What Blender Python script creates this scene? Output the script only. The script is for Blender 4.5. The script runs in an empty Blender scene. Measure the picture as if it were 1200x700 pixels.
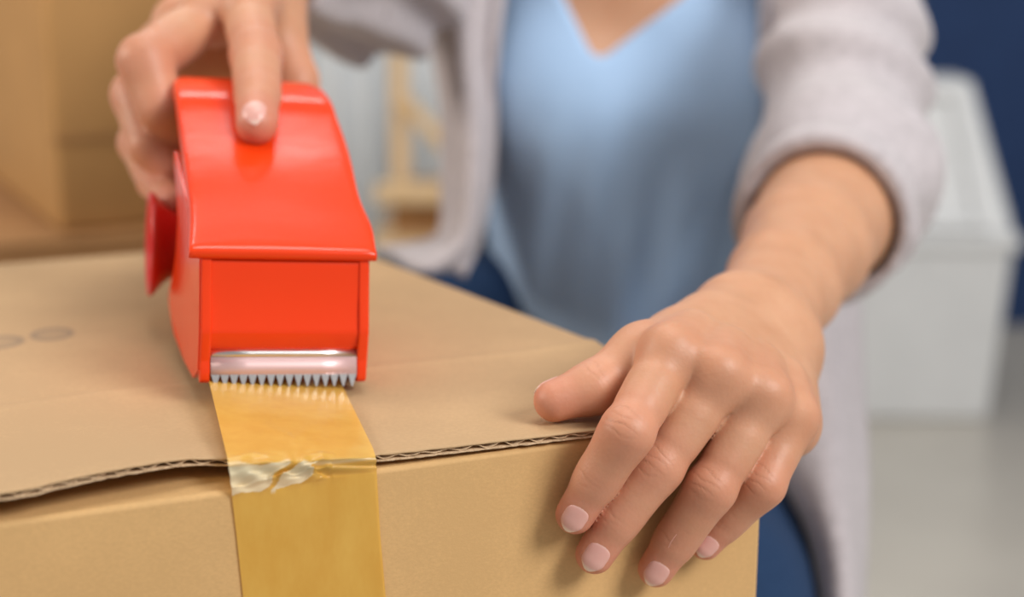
import bpy, math, random
import numpy as np
from mathutils import Vector, Matrix

S = bpy.context.scene
COL = S.collection
# ------------------------------------------------------------------ camera
F_PX, PITCH, CAM_Z = 1750.0, math.radians(14), 0.80
cd = bpy.data.cameras.new('camera'); cam = bpy.data.objects.new('camera', cd); COL.objects.link(cam)
cam.location = (0, 0, CAM_Z); cam.rotation_euler = (math.radians(90) - PITCH, 0, 0)
cd.sensor_width = 36; cd.lens = F_PX * 36 / 1200; cd.clip_start = 0.02
cd.dof.use_dof = True; cd.dof.focus_distance = 0.505; cd.dof.aperture_fstop = 4.6
S.camera = cam
# ------------------------------------------------------------------ world, lights, exposure
w = bpy.data.worlds.new('world'); S.world = w; w.use_nodes = True
w.node_tree.nodes['Background'].inputs[0].default_value = (0.98, 0.97, 0.96, 1)
w.node_tree.nodes['Background'].inputs[1].default_value = 0.34
def area(name, loc, aim, size, power, col):
    l = bpy.data.lights.new(name, 'AREA'); l.shape = 'RECTANGLE'; l.size, l.size_y = size
    l.energy = power; l.color = col
    o = bpy.data.objects.new(name, l); COL.objects.link(o); o.location = loc
    o.rotation_euler = (Vector(aim) - Vector(loc)).to_track_quat('-Z', 'Y').to_euler()
area('window_light', (1.45, -0.50, 2.0), (0.05, 0.7, 0.6), (0.85, 0.85), 46, (1.0, 0.985, 0.955))
area('ceiling_light', (0.1, 0.75, 2.5), (0.0, 0.9, 0.6), (0.9, 0.9), 13, (1.0, 0.97, 0.93))
area('carton_fill_light', (-1.7, 0.55, 1.45), (-0.5, 1.5, 0.7), (.6, .6), 21, (1.0, 0.90, 0.78))  # unseen warm fill, added to brighten the left face of the stacked carton
area('cover_highlight_strip', (-0.5, 2.15, 2.3), (-0.1, 0.7, 0.7), (1.1, 0.22), 7, (1.0, 0.98, 0.95))  # unseen strip, added for a highlight line on the dispenser cover's bend
S.view_settings.view_transform = 'Standard'; S.view_settings.look = 'None'
S.view_settings.gamma = 1; S.view_settings.exposure = -0.06

# ------------------------------------------------------------------ helpers
cp, sp = math.cos(PITCH), math.sin(PITCH)
def ray(px, py):
    a = (px - 600) / F_PX; b = (350 - py) / F_PX
    return np.array([a, cp + b * sp, -sp + b * cp])
def W(px, py, d):                       # survey point of the photograph at true depth d (metres)
    return ray(px, py) * d + np.array([0, 0, CAM_Z])
def onz(px, py, z):
    r = ray(px, py); return W(px, py, (z - CAM_Z) / r[2])
ZT = 0.627                              # top of the carton walls
FA = np.array([-0.1528, 0.416, 0]); FB = np.array([0.0924, 0.5178, 0])
FN = np.array([FB[1] - FA[1], -(FB[0] - FA[0]), 0]); FN /= np.linalg.norm(FN)
FD = (FB - FA) / np.linalg.norm(FB - FA)
def onface(px, py, off=0.0):
    r = ray(px, py); o = np.array([0, 0, CAM_Z])
    t = ((FA + FN * off - o) @ FN) / (r @ FN); return o + r * t

def tag(o, label=None, cat=None, group=None, kind=None):
    for k, v in (('label', label), ('category', cat), ('group', group), ('kind', kind)):
        if v: o[k] = v
    return o
def empty(name, loc=(0, 0, 0), rot=None):
    o = bpy.data.objects.new(name, None); COL.objects.link(o); o.location = loc
    o.empty_display_size = 0.02
    if rot is not None: o.rotation_euler = rot
    return o
def obj(name, V, F, mat, parent=None, smooth=False, attrs=None, sharp=None):
    me = bpy.data.meshes.new(name)
    me.from_pydata([tuple(map(float, v)) for v in V], [], [tuple(map(int, f)) for f in F]); me.update()
    if smooth:
        me.polygons.foreach_set('use_smooth', [True] * len(me.polygons))
    if attrs:
        for k, a in attrs.items():
            at = me.attributes.new(k, 'FLOAT', 'POINT'); at.data.foreach_set('value', np.asarray(a, np.float32))
    me.materials.append(mat)
    o = bpy.data.objects.new(name, me); COL.objects.link(o)
    if parent: o.parent = parent
    return o
def fastmesh(name, V, Q, mat, parent=None, attrs=None):
    me = bpy.data.meshes.new(name); n = len(V); m = len(Q)
    me.vertices.add(n); me.vertices.foreach_set('co', np.asarray(V, np.float32).ravel())
    me.loops.add(4 * m); me.loops.foreach_set('vertex_index', np.asarray(Q, np.int32).ravel())
    me.polygons.add(m); me.polygons.foreach_set('loop_start', np.arange(0, 4 * m, 4, dtype=np.int32))
    me.update(calc_edges=True); me.validate()
    me.polygons.foreach_set('use_smooth', np.ones(len(me.polygons), bool))
    if attrs:
        for k, a in attrs.items():
            at = me.attributes.new(k, 'FLOAT', 'POINT'); at.data.foreach_set('value', np.asarray(a, np.float32))
    me.materials.append(mat)
    o = bpy.data.objects.new(name, me); COL.objects.link(o)
    if parent: o.parent = parent
    return o
def bevel(o, wd, seg=2, ang=30):
    m = o.modifiers.new('b', 'BEVEL'); m.width = wd; m.segments = seg; m.limit_method = 'ANGLE'; m.angle_limit = math.radians(ang)
    m.harden_normals = False
    for p in o.data.polygons: p.use_smooth = True
    s = o.modifiers.new('n', 'WEIGHTED_NORMAL'); s.keep_sharp = False
    return o
def box(name, lo, hi, mat, parent=None, bev=0):
    x0, y0, z0 = lo; x1, y1, z1 = hi
    V = [(x0,y0,z0),(x1,y0,z0),(x1,y1,z0),(x0,y1,z0),(x0,y0,z1),(x1,y0,z1),(x1,y1,z1),(x0,y1,z1)]
    F = [(0,3,2,1),(4,5,6,7),(0,1,5,4),(1,2,6,5),(2,3,7,6),(3,0,4,7)]
    o = obj(name, V, F, mat, parent)
    if bev: bevel(o, bev)
    return o
def prism(name, poly, z0, z1, mat, parent=None, bev=0):     # poly counter-clockwise in plan
    n = len(poly); V = [(p[0], p[1], z0) for p in poly] + [(p[0], p[1], z1) for p in poly]
    F = [tuple(range(n))[::-1], tuple(range(n, 2 * n))] + [(i, (i + 1) % n, n + (i + 1) % n, n + i) for i in range(n)]
    o = obj(name, V, F, mat, parent)
    if bev: bevel(o, bev)
    return o
def beam(name, a, b, wx, wy, mat, parent=None, bev=0.003):
    a, b = Vector(a), Vector(b); d = b - a; q = d.to_track_quat('Z', 'Y'); L = d.length
    V = [a + q @ Vector((sx * wx / 2, sy * wy / 2, z)) for z in (0, L) for sx, sy in ((-1,-1),(1,-1),(1,1),(-1,1))]
    F = [(0,3,2,1),(4,5,6,7),(0,1,5,4),(1,2,6,5),(2,3,7,6),(3,0,4,7)]
    o = obj(name, V, F, mat, parent); bevel(o, bev); return o
def grid(name, P, mat, parent=None, thick=0, attrs=None, smooth=True):    # P[rows][cols] of points
    P = np.asarray(P, float); r, c = P.shape[:2]
    F = [(i*c+j, i*c+j+1, (i+1)*c+j+1, (i+1)*c+j) for i in range(r-1) for j in range(c-1)]
    o = obj(name, P.reshape(-1, 3), F, mat, parent, smooth=smooth, attrs=attrs)
    if thick:
        m = o.modifiers.new('s', 'SOLIDIFY'); m.thickness = thick; m.offset = 0
    return o
def catmull(P, n):                      # smooth resample of control points
    P = np.asarray(P, float); m = len(P); out = []
    Q = np.vstack([2*P[0]-P[1], P, 2*P[-1]-P[-2]]) if m > 1 else P
    for t in np.linspace(0, m - 1, n):
        i = min(int(t), m - 2); u = t - i; p0, p1, p2, p3 = Q[i], Q[i+1], Q[i+2], Q[i+3]
        out.append(0.5*((2*p1)+(-p0+p2)*u+(2*p0-5*p1+4*p2-p3)*u*u+(-p0+3*p1-3*p2+p3)*u**3))
    return np.array(out)

# ------------------------------------------------------------------ materials
def mat(name, col, rough=0.5, **kw):
    m = bpy.data.materials.new(name); m.use_nodes = True; b = m.node_tree.nodes['Principled BSDF']
    b.inputs['Base Color'].default_value = (*col, 1); b.inputs['Roughness'].default_value = rough
    for k, v in kw.items(): b.inputs[k.replace('_', ' ')].default_value = v
    m['b'] = 1
    return m
def nodes(m): return m.node_tree, m.node_tree.nodes, m.node_tree.links, m.node_tree.nodes['Principled BSDF']
def noise(nt, scale, detail=4, stretch=(1, 1, 1), rough=0.6):
    tc = nt.nodes.new('ShaderNodeTexCoord'); mp = nt.nodes.new('ShaderNodeMapping'); mp.inputs['Scale'].default_value = stretch
    n = nt.nodes.new('ShaderNodeTexNoise'); n.inputs['Scale'].default_value = scale; n.inputs['Detail'].default_value = detail
    n.inputs['Roughness'].default_value = rough
    nt.links.new(tc.outputs['Object'], mp.inputs[0]); nt.links.new(mp.outputs[0], n.inputs['Vector']); return n
def ramp(nt, src, stops):
    r = nt.nodes.new('ShaderNodeValToRGB'); e = r.color_ramp.elements
    while len(e) < len(stops): e.new(0.5)
    for x, (p, c) in zip(e, stops): x.position = p; x.color = (*c, 1)
    nt.links.new(src, r.inputs[0]); return r
def bump(nt, src, strength, dist, prev=None):
    b = nt.nodes.new('ShaderNodeBump'); b.inputs['Strength'].default_value = strength; b.inputs['Distance'].default_value = dist
    nt.links.new(src, b.inputs['Height'])
    if prev: nt.links.new(prev.outputs[0], b.inputs['Normal'])
    return b
def speckled(name, lo, hi, rough, scale, stretch=(1,1,1), bs=0.2, bd=0.001, big=None, **kw):
    m = mat(name, hi, rough, **kw); nt, N, L, B = nodes(m)
    n = noise(nt, scale, 6, stretch); r = ramp(nt, n.outputs[0], [(0.3, lo), (0.7, hi)]); L.new(r.outputs[0], B.inputs['Base Color'])
    b = bump(nt, n.outputs[0], bs, bd); L.new(b.outputs[0], B.inputs['Normal'])
    return m
def cardboard(name, c, mark=None):
    lo = tuple(x * 0.86 for x in c); hi = tuple(min(1, x * 1.08) for x in c)
    m = mat(name, c, 0.72); nt, N, L, B = nodes(m); B.inputs['Specular IOR Level'].default_value = 0.25
    fib = noise(nt, 800, 5, (0.8, 0.8, 1.3)); cl = noise(nt, 16, 4); sp_ = noise(nt, 1500, 2)
    mx = N.new('ShaderNodeMath'); mx.operation = 'MULTIPLY_ADD'; mx.inputs[1].default_value = 0.34
    L.new(fib.outputs[0], mx.inputs[0]); m2 = N.new('ShaderNodeMath'); m2.operation = 'MULTIPLY'; m2.inputs[1].default_value = 0.45
    L.new(cl.outputs[0], m2.inputs[0]); L.new(m2.outputs[0], mx.inputs[2])
    r = ramp(nt, mx.outputs[0], [(0.36, lo), (0.66, hi)]); out = r.outputs[0]
    if mark:
        # printed grey ring mark: two flattened ellipses in object space
        tc = N.new('ShaderNodeTexCoord'); acc = None
        for (cx, cy, ax, ay, ang) in mark:
            mp = N.new('ShaderNodeMapping'); mp.vector_type = 'TEXTURE'; mp.inputs['Location'].default_value = (cx, cy, ZT)
            mp.inputs['Rotation'].default_value = (0, 0, ang); mp.inputs['Scale'].default_value = (ax, ay, 1)
            L.new(tc.outputs['Object'], mp.inputs[0])
            vl = N.new('ShaderNodeVectorMath'); vl.operation = 'LENGTH'; L.new(mp.outputs[0], vl.inputs[0])
            q = ramp(nt, vl.outputs['Value'], [(0.0, (.35,)*3), (0.55, (0.5,)*3), (0.8, (1,)*3), (1.0, (0,)*3)])
            if acc is None: acc = q.outputs[0]
            else:
                a = N.new('ShaderNodeMath'); a.operation = 'MAXIMUM'; L.new(acc, a.inputs[0]); L.new(q.outputs[0], a.inputs[1]); acc = a.outputs[0]
        ms = N.new('ShaderNodeMath'); ms.operation = 'MULTIPLY'; ms.inputs[1].default_value = 0.62; L.new(acc, ms.inputs[0])
        x = N.new('ShaderNodeMix'); x.data_type = 'RGBA'; L.new(ms.outputs[0], x.inputs[0]); L.new(out, x.inputs[6])
        x.inputs[7].default_value = (0.16, 0.13, 0.11, 1); out = x.outputs[2]
    L.new(out, B.inputs['Base Color'])
    b1 = bump(nt, fib.outputs[0], 0.3, 0.0003); b2 = bump(nt, cl.outputs[0], 0.12, 0.003, b1); L.new(b2.outputs[0], B.inputs['Normal'])
    return m

M = {}
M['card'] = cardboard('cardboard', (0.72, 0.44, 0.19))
M['card_top'] = cardboard('cardboard_top', (0.56, 0.37, 0.20), mark=[(-0.216, 0.604, 0.012, 0.012, 0.3), (-0.197, 0.617, 0.010, 0.012, 0.3)])  # same board as the front, its lighting difference put into this duller colour
M['card_edge'] = speckled('cardboard_cut_edge', (0.42, 0.27, 0.15), (0.72, 0.52, 0.33), 0.85, 900)
M['card_back'] = cardboard('stacked_cardboard', (0.52, 0.285, 0.105))
M['card_dark'] = cardboard('brown_cardboard', (0.42, 0.22, 0.09))
M['floor'] = speckled('floor_tile', (0.50, 0.465, 0.41), (0.55, 0.515, 0.455), 0.28, 6, bs=0.02)
M['wall'] = speckled('pale_wall', (0.70, 0.76, 0.80), (0.76, 0.81, 0.84), 0.85, 20, bs=0.05)
M['bluewall'] = speckled('navy_wall', (0.008, 0.032, 0.11), (0.011, 0.040, 0.13), 0.8, 30, bs=0.05)
M['white'] = speckled('white_plastic', (0.72, 0.73, 0.74), (0.78, 0.79, 0.80), 0.35, 10, bs=0.02)
M['curtain'] = speckled('curtain_cloth', (0.74, 0.78, 0.82), (0.82, 0.85, 0.88), 0.9, 60)
M['wood'] = speckled('pine', (0.62, 0.42, 0.22), (0.76, 0.56, 0.33), 0.5, 18, (6, 6, 0.6))
M['red'] = mat('red_plastic', (0.84, 0.050, 0.005), 0.17, Specular_IOR_Level=0.42)
nt, N, L, B = nodes(M['red']); n = noise(nt, 55, 3); b = bump(nt, n.outputs[0], 0.12, 0.0012)
n2 = noise(nt, 900, 3, (1, .15, 1)); b2 = bump(nt, n2.outputs[0], 0.05, 0.0002, b); L.new(b2.outputs[0], B.inputs['Normal'])
B.inputs['Subsurface Weight'].default_value = 0.08; B.inputs['Subsurface Radius'].default_value = (0.006, 0.001, 0.0005)
M['reddark'] = mat('deep_red_plastic', (0.62, 0.012, 0.008), 0.3)
M['steel'] = mat('brushed_steel', (0.78, 0.76, 0.76), 0.28, Metallic=1.0)
nt, N, L, B = nodes(M['steel']); n = noise(nt, 500, 3, (8, 0.6, 8)); b = bump(nt, n.outputs[0], 0.12, 0.0002); L.new(b.outputs[0], B.inputs['Normal'])
M['paper'] = speckled('grey_paper_core', (0.4, 0.33, 0.25), (0.5, 0.42, 0.32), 0.9, 200)
M['amber_roll'] = mat('amber_tape_roll', (0.62, 0.33, 0.07), 0.25)

def tape_mat():
    m = mat('amber_packing_tape', (0.78, 0.47, 0.10), 0.36); nt, N, L, B = nodes(m)
    at = N.new('ShaderNodeAttribute'); at.attribute_name = 'milky_glare'  # mask of the pale wrinkle: glare painted into the colour, plus cloudy film
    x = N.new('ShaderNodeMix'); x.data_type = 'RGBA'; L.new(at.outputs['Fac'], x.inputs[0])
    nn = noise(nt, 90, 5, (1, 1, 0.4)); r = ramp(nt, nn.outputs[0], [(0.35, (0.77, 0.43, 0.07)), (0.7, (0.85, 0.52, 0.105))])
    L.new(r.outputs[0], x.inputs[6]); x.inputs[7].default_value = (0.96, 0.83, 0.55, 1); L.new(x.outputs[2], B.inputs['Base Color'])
    B.inputs['Coat Weight'].default_value = 0.22; B.inputs['Coat Roughness'].default_value = 0.12
    B.inputs['Transmission Weight'].default_value = 0.0
    tr = N.new('ShaderNodeBsdfTransparent'); tr.inputs[0].default_value = (0.95, 0.72, 0.32, 1)
    ms = N.new('ShaderNodeMixShader'); ms.inputs[0].default_value = 0.72
    L.new(tr.outputs[0], ms.inputs[1]); L.new(B.outputs[0], ms.inputs[2]); L.new(ms.outputs[0], N['Material Output'].inputs[0])
    bb = noise(nt, 260, 4); b = bump(nt, bb.outputs[0], 0.08, 0.0004); L.new(b.outputs[0], B.inputs['Normal'])
    return m
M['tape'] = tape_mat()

def skin_mat():
    m = mat('skin', (0.62, 0.33, 0.21), 0.47); nt, N, L, B = nodes(m)
    at = N.new('ShaderNodeAttribute'); at.attribute_name = 'red'
    ct = N.new('ShaderNodeAttribute'); ct.attribute_name = 'crease'
    n = noise(nt, 45, 5); r = ramp(nt, n.outputs[0], [(0.3, (0.55, 0.275, 0.155)), (0.7, (0.63, 0.34, 0.205))])
    x = N.new('ShaderNodeMix'); x.data_type = 'RGBA'; L.new(at.outputs['Fac'], x.inputs[0]); L.new(r.outputs[0], x.inputs[6])
    x.inputs[7].default_value = (0.60, 0.195, 0.13, 1)
    y = N.new('ShaderNodeMix'); y.data_type = 'RGBA'; L.new(ct.outputs['Fac'], y.inputs[0]); L.new(x.outputs[2], y.inputs[6])
    y.inputs[7].default_value = (0.47, 0.21, 0.12, 1)
    L.new(y.outputs[2], B.inputs['Base Color'])
    B.inputs['Subsurface Weight'].default_value = 0.16; B.inputs['Subsurface Radius'].default_value = (0.007, 0.0022, 0.0011)
    B.inputs['Subsurface Scale'].default_value = 1.0; B.inputs['Specular IOR Level'].default_value = 0.42
    f = noise(nt, 900, 4); v = N.new('ShaderNodeTexVoronoi'); v.inputs['Scale'].default_value = 700
    tc = N.new('ShaderNodeTexCoord'); L.new(tc.outputs['Object'], v.inputs['Vector'])
    b1 = bump(nt, v.outputs[0], 0.16, 0.0003); b2 = bump(nt, f.outputs[0], 0.16, 0.0003, b1); b3 = bump(nt, ct.outputs['Fac'], -0.5, 0.0005, b2)
    b3.invert = True; b3.inputs['Strength'].default_value = 0.55
    L.new(b3.outputs[0], B.inputs['Normal']); return m
M['skin'] = skin_mat()
M['nail'] = mat('fingernail', (0.80, 0.43, 0.36), 0.36, Coat_Weight=0.2, Coat_Roughness=0.2)
nt, N, L, B = nodes(M['nail']); at = N.new('ShaderNodeAttribute'); at.attribute_name = 'tip'
r = ramp(nt, at.outputs['Fac'], [(0.0, (0.86, 0.60, 0.52)), (0.16, (0.72, 0.375, 0.32)), (0.8, (0.76, 0.41, 0.35)), (0.93, (0.88, 0.72, 0.62))]); L.new(r.outputs[0], B.inputs['Base Color'])
B.inputs['Subsurface Weight'].default_value = 0.1; B.inputs['Subsurface Radius'].default_value = (0.002, 0.001, 0.0008)
def fabric(name, c, sc=240, v=0.12, **kw):
    return speckled(name, tuple(x * (1 - v) for x in c), tuple(x * (1 + v) for x in c), 0.9, sc, bs=0.35, bd=0.0012, Sheen_Weight=0.25, **kw)
M['grey_knit'] = fabric('grey_knit', (0.49, 0.445, 0.465), 160, 0.14)
M['blue_silk'] = speckled('light_blue_cloth', (0.36, 0.54, 0.80), (0.40, 0.58, 0.84), 0.75, 300, bs=0.1, bd=0.0004, Sheen_Weight=0.3)
M['denim'] = speckled('denim', (0.008, 0.032, 0.092), (0.013, 0.045, 0.12), 0.95, 400, bs=0.35, bd=0.0012)

# ------------------------------------------------------------------ implicit surfaces
def cap(p, a, b, ra, rb):
    a = np.asarray(a); b = np.asarray(b); ba = b - a; pa = p - a
    h = np.clip((pa @ ba) / max(ba @ ba, 1e-12), 0, 1)
    return np.sqrt(((pa - h[:, None] * ba) ** 2).sum(1)) - (ra + (rb - ra) * h)
def ell(p, c, r):
    r = np.asarray(r, float); q = p - np.asarray(c); k0 = np.sqrt(((q / r) ** 2).sum(1)); k1 = np.sqrt(((q / r**2) ** 2).sum(1)) + 1e-9
    return k0 * (k0 - 1) / k1
def smin(a, b, k):
    h = np.clip(0.5 + 0.5 * (b - a) / k, 0, 1); return b + (a - b) * h - k * h * (1 - h)
def smax(a, b, k): return -smin(-a, -b, k)
def surface_nets(f, lo, hi, h, B=8):
    """sparse surface nets: only blocks near the surface are sampled"""
    lo = np.asarray(lo, float); hi = np.asarray(hi, float)
    def split(blocks, size, sub):
        o = np.stack(np.meshgrid(*[np.arange(sub)] * 3, indexing='ij'), -1).reshape(-1, 3) * (size // sub)
        return (blocks[:, None, :] + o[None]).reshape(-1, 3)
    size = B * 8; nb = np.ceil((hi - lo) / (h * size)).astype(int)
    blk = np.stack(np.meshgrid(*[np.arange(k) for k in nb], indexing='ij'), -1).reshape(-1, 3) * size
    while True:
        c = lo + (blk + size / 2) * h; d = f(c); blk = blk[np.abs(d) < size * h * 0.95 + 0.004]
        if size == B: break
        ns = size // 2; blk = split(blk, size, 2); size = ns
    o = np.stack(np.meshgrid(*[np.arange(B + 1)] * 3, indexing='ij'), -1).reshape(-1, 3)
    vals = np.empty((len(blk), (B + 1) ** 3), np.float32)
    for s in range(0, len(blk), 400):
        P = lo + (blk[s:s+400, None, :] + o[None]) * h; vals[s:s+400] = f(P.reshape(-1, 3)).reshape(-1, (B + 1) ** 3)
    G = vals.reshape(-1, B + 1, B + 1, B + 1)
    cs = [(0,0,0),(1,0,0),(0,1,0),(1,1,0),(0,0,1),(1,0,1),(0,1,1),(1,1,1)]
    C = np.stack([G[:, a:a+B, b:b+B, c:c+B] for a, b, c in cs], -1)
    ins = C < 0; act = ins.any(-1) & ~ins.all(-1)
    bi, i, j, k = np.nonzero(act); v = C[bi, i, j, k]; cell = blk[bi] + np.stack([i, j, k], 1)
    acc = np.zeros((len(v), 3)); cnt = np.zeros(len(v))
    for a in range(8):
        for b in range(a + 1, 8):
            if sum(abs(cs[a][t] - cs[b][t]) for t in range(3)) != 1: continue
            m = (v[:, a] < 0) != (v[:, b] < 0); t = v[:, a] / np.where(m, v[:, a] - v[:, b], 1)
            p = np.array(cs[a]) + t[:, None] * (np.array(cs[b]) - np.array(cs[a])); acc[m] += p[m]; cnt += m
    V = lo + (cell + acc / cnt[:, None]) * h
    big = 1 << 20
    def cid(c): return ((c[:, 0] + 8) * big + c[:, 1] + 8) * big + c[:, 2] + 8
    ids = cid(cell.astype(np.int64)); so = np.argsort(ids); sid = ids[so]; Q = []
    for ax in range(3):
        e = [0, 0, 0]; e[ax] = 1; b = cs.index(tuple(e)); u, w_ = (ax + 1) % 3, (ax + 2) % 3
        m = (v[:, 0] < 0) != (v[:, b] < 0); c0 = cell[m].astype(np.int64); inside = v[m, 0] < 0
        du = np.zeros(3, np.int64); du[u] = 1; dw = np.zeros(3, np.int64); dw[w_] = 1
        idx = []; ok = np.ones(len(c0), bool)
        for c in (c0, c0 - du, c0 - du - dw, c0 - dw):
            q = cid(c); pos = np.clip(np.searchsorted(sid, q), 0, len(sid) - 1); ok &= sid[pos] == q; idx.append(so[pos])
        q = np.stack(idx, 1); q[~inside] = q[~inside][:, ::-1]; Q.append(q[ok])
    Q = np.concatenate(Q)
    # one Newton step onto the surface
    e = h * 0.5; d = f(V); g = np.stack([f(V + np.eye(3)[a] * e) - f(V - np.eye(3)[a] * e) for a in range(3)], 1)
    g /= np.linalg.norm(g, axis=1)[:, None] + 1e-9; V = V - g * np.clip(d, -h, h)[:, None] * 0.8
    return V, Q
def fnoise(p, s, seed=0):               # cheap smooth pseudo noise, -1..1
    r = np.random.default_rng(seed); out = 0
    for k in range(4):
        a = r.normal(size=3); a /= np.linalg.norm(a); out = out + np.sin((p @ a) * s * (0.7 + 0.35 * k) + r.uniform(0, 6.28)) * 0.4
    return out

# ================================================================== setting
o = box('floor', (-2.2, -0.8, -0.05), (2.4, 3.1, 0), M['floor']); tag(o, kind='structure')
o = box('wall_back', (-2.2, 3.04, 0), (2.4, 3.14, 2.6), M['wall']); tag(o, kind='structure')
o = box('wall_right', (0.805, 2.98, 0), (2.4, 3.04, 2.6), M['bluewall']); tag(o, kind='structure')
o = box('baseboard_back', (-2.2, 3.025, 0), (0.805, 3.04, 0.09), M['white'], bev=0.004); tag(o, kind='structure')

# curtain in front of the pale back wall
cols = np.linspace(0, 1, 90); P = []
for z in (0.05, 0.6, 1.3, 2.1, 2.5):
    P.append([(-0.62 + 0.62 * t + 0.01 * math.sin(z * 9 + t * 30), 2.94 + 0.03 * math.sin(t * 55) + 0.015 * math.sin(t * 23 + z), z) for t in cols])
o = grid('curtain', P, M['curtain'], thick=0.004); tag(o, 'white curtain hanging in soft folds behind the wooden stand', 'curtain')

# stack of cartons at the left
def simple_carton(name, c, sx, sy, z0, z1, rot, label, m, group=None):
    r = empty(name, (c[0], c[1], z0), (0, 0, rot)); tag(r, label, 'box', group)
    h = z1 - z0
    box('body', (-sx/2, -sy/2, 0), (sx/2, sy/2, h - 0.005), m, r, bev=0.006)
    box('top_flap', (-sx/2 + .001, -sy/2 + .001, h - 0.004), (sx/2 - .001, -0.0015, h), m, r, bev=0.001)
    box('top_flap', (-sx/2 + .001, 0.0015, h - 0.004), (sx/2 - .001, sy/2 - .001, h), m, r, bev=0.001)
    return r
c0 = W(70, 274, 1.38)                           # near bottom corner of the upper carton
ang = math.radians(28); ux = np.array([math.cos(ang), math.sin(ang), 0]); uy = np.array([-math.sin(ang), math.cos(ang), 0])
cc = c0 + ux * 0.17 + uy * 0.2 - ux * .055
upper = simple_carton('cardboard_box', cc, 0.23, 0.40, float(c0[2]), float(c0[2]) + 0.42, ang,
    'plain brown cardboard box on top of the stack at the left edge', M['card_back'])
lc = c0 + ux * 0.08 + uy * 0.19
simple_carton('cardboard_box', lc, 0.32, 0.46, 0.0, float(c0[2]), ang - 0.08,
    'wide cardboard box at the bottom of the left stack, carrying another box', M['card_dark'])
o = box('packing_tape_strip', (-0.116, -0.202, 0.085), (-0.03, -0.2005, 0.089), M['card_dark'], upper)

# wooden stand with a small brown box, behind the arm
st = empty('wooden_stand', W(466, 300, 2.5) * np.array([1, 1, 0])); tag(st, 'pale pine stand with one post and slanting brace by the curtain', 'stand')
b = np.array(st.location)
def sl(px, py, d=2.5): return W(px, py, d) - b
beam('post', sl(467, 40), (sl(467, 40)[0], sl(467, 40)[1], 0), .030, .030, M['wood'], st)
beam('brace', sl(474, 118), sl(540, 190), .022, .022, M['wood'], st)
beam('shelf_rail', sl(440, 226) - np.array([0, 0, 0]), sl(600, 226), .05, .03, M['wood'], st)
beam('post', sl(600, 40), (sl(600, 40)[0], sl(600, 40)[1], 0), .030, .030, M['wood'], st)
beam('shelf', sl(435, 290, 2.5) + np.array([0, .12, 0]), sl(610, 290, 2.5) + np.array([0, .12, 0]), .24, .018, M['wood'], st)
zb = float(W(435, 290, 2.5)[2]) + 0.0095
q = W(488, 262, 2.5)
simple_carton('cardboard_box', (q[0] + .02, q[1] + .12), 0.14, 0.12, zb, zb + 0.078, 0.05, 'small dark brown box on the shelf of the wooden stand', M['card_dark'])

# white bin with tapered hood
bc = W(1090, 495, 2.47); bx, by = float(bc[0]) - 0.03, float(bc[1]) + 0.15
bn = empty('waste_bin', (bx, by, 0), (0, 0, -0.02)); tag(bn, 'white plastic bin with a tapered hood and inset lid panel on the floor', 'bin')
def frustum(name, w0, d0, w1, d1, z0, z1, m, par, bev=.01, sh=0.0):
    V = [(-w0/2,-d0/2,z0),(w0/2,-d0/2,z0),(w0/2,d0/2,z0),(-w0/2,d0/2,z0),(-w1/2,-d1/2+sh,z1),(w1/2,-d1/2+sh,z1),(w1/2,d1/2+sh,z1),(-w1/2,d1/2+sh,z1)]
    o = obj(name, V, [(0,3,2,1),(4,5,6,7),(0,1,5,4),(1,2,6,5),(2,3,7,6),(3,0,4,7)], m, par); bevel(o, bev, 3); return o
frustum('body', .27, .26, .295, .30, 0.0, .298, M['white'], bn)
frustum('rim', .315, .32, .315, .32, .295, .320, M['white'], bn, .006)
frustum('hood', .30, .30, .20, .10, .318, .555, M['white'], bn, .012, 0.03)
sl_n = np.array([0, -.237, .13]); sl_n /= np.linalg.norm(sl_n)
def hood_pt(u, t, off): # u across, t up the sloping front
    y = -.15 + (.13) * t; z = .318 + .237 * t; return (u * (.135 - .05 * t), y + sl_n[1] * off, z + sl_n[2] * off)
for nm, u0, u1, t0, t1, off in (('lid_panel', -.72, .55, .13, .82, .004), ):
    V = [hood_pt(u, t, o_) for o_ in (-.004, off) for u, t in ((u0, t0), (u1, t0), (u1, t1), (u0, t1))]
    o = obj(nm, V, [(0,3,2,1),(4,5,6,7),(0,1,5,4),(1,2,6,5),(2,3,7,6),(3,0,4,7)], M['white'], bn); bevel(o, .003)
for u0, u1, t0, t1 in ((.62, .80, .06, .92), (-.86, .80, .86, .94), (-.86, .80, .03, .09), (-.92, -.80, .06, .92)):
    V = [hood_pt(u, t, o_) for o_ in (-.004, .017) for u, t in ((u0, t0), (u1, t0), (u1, t1), (u0, t1))]
    o = obj('lid_frame', V, [(0,3,2,1),(4,5,6,7),(0,1,5,4),(1,2,6,5),(2,3,7,6),(3,0,4,7)], M['white'], bn); bevel(o, .004)

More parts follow.
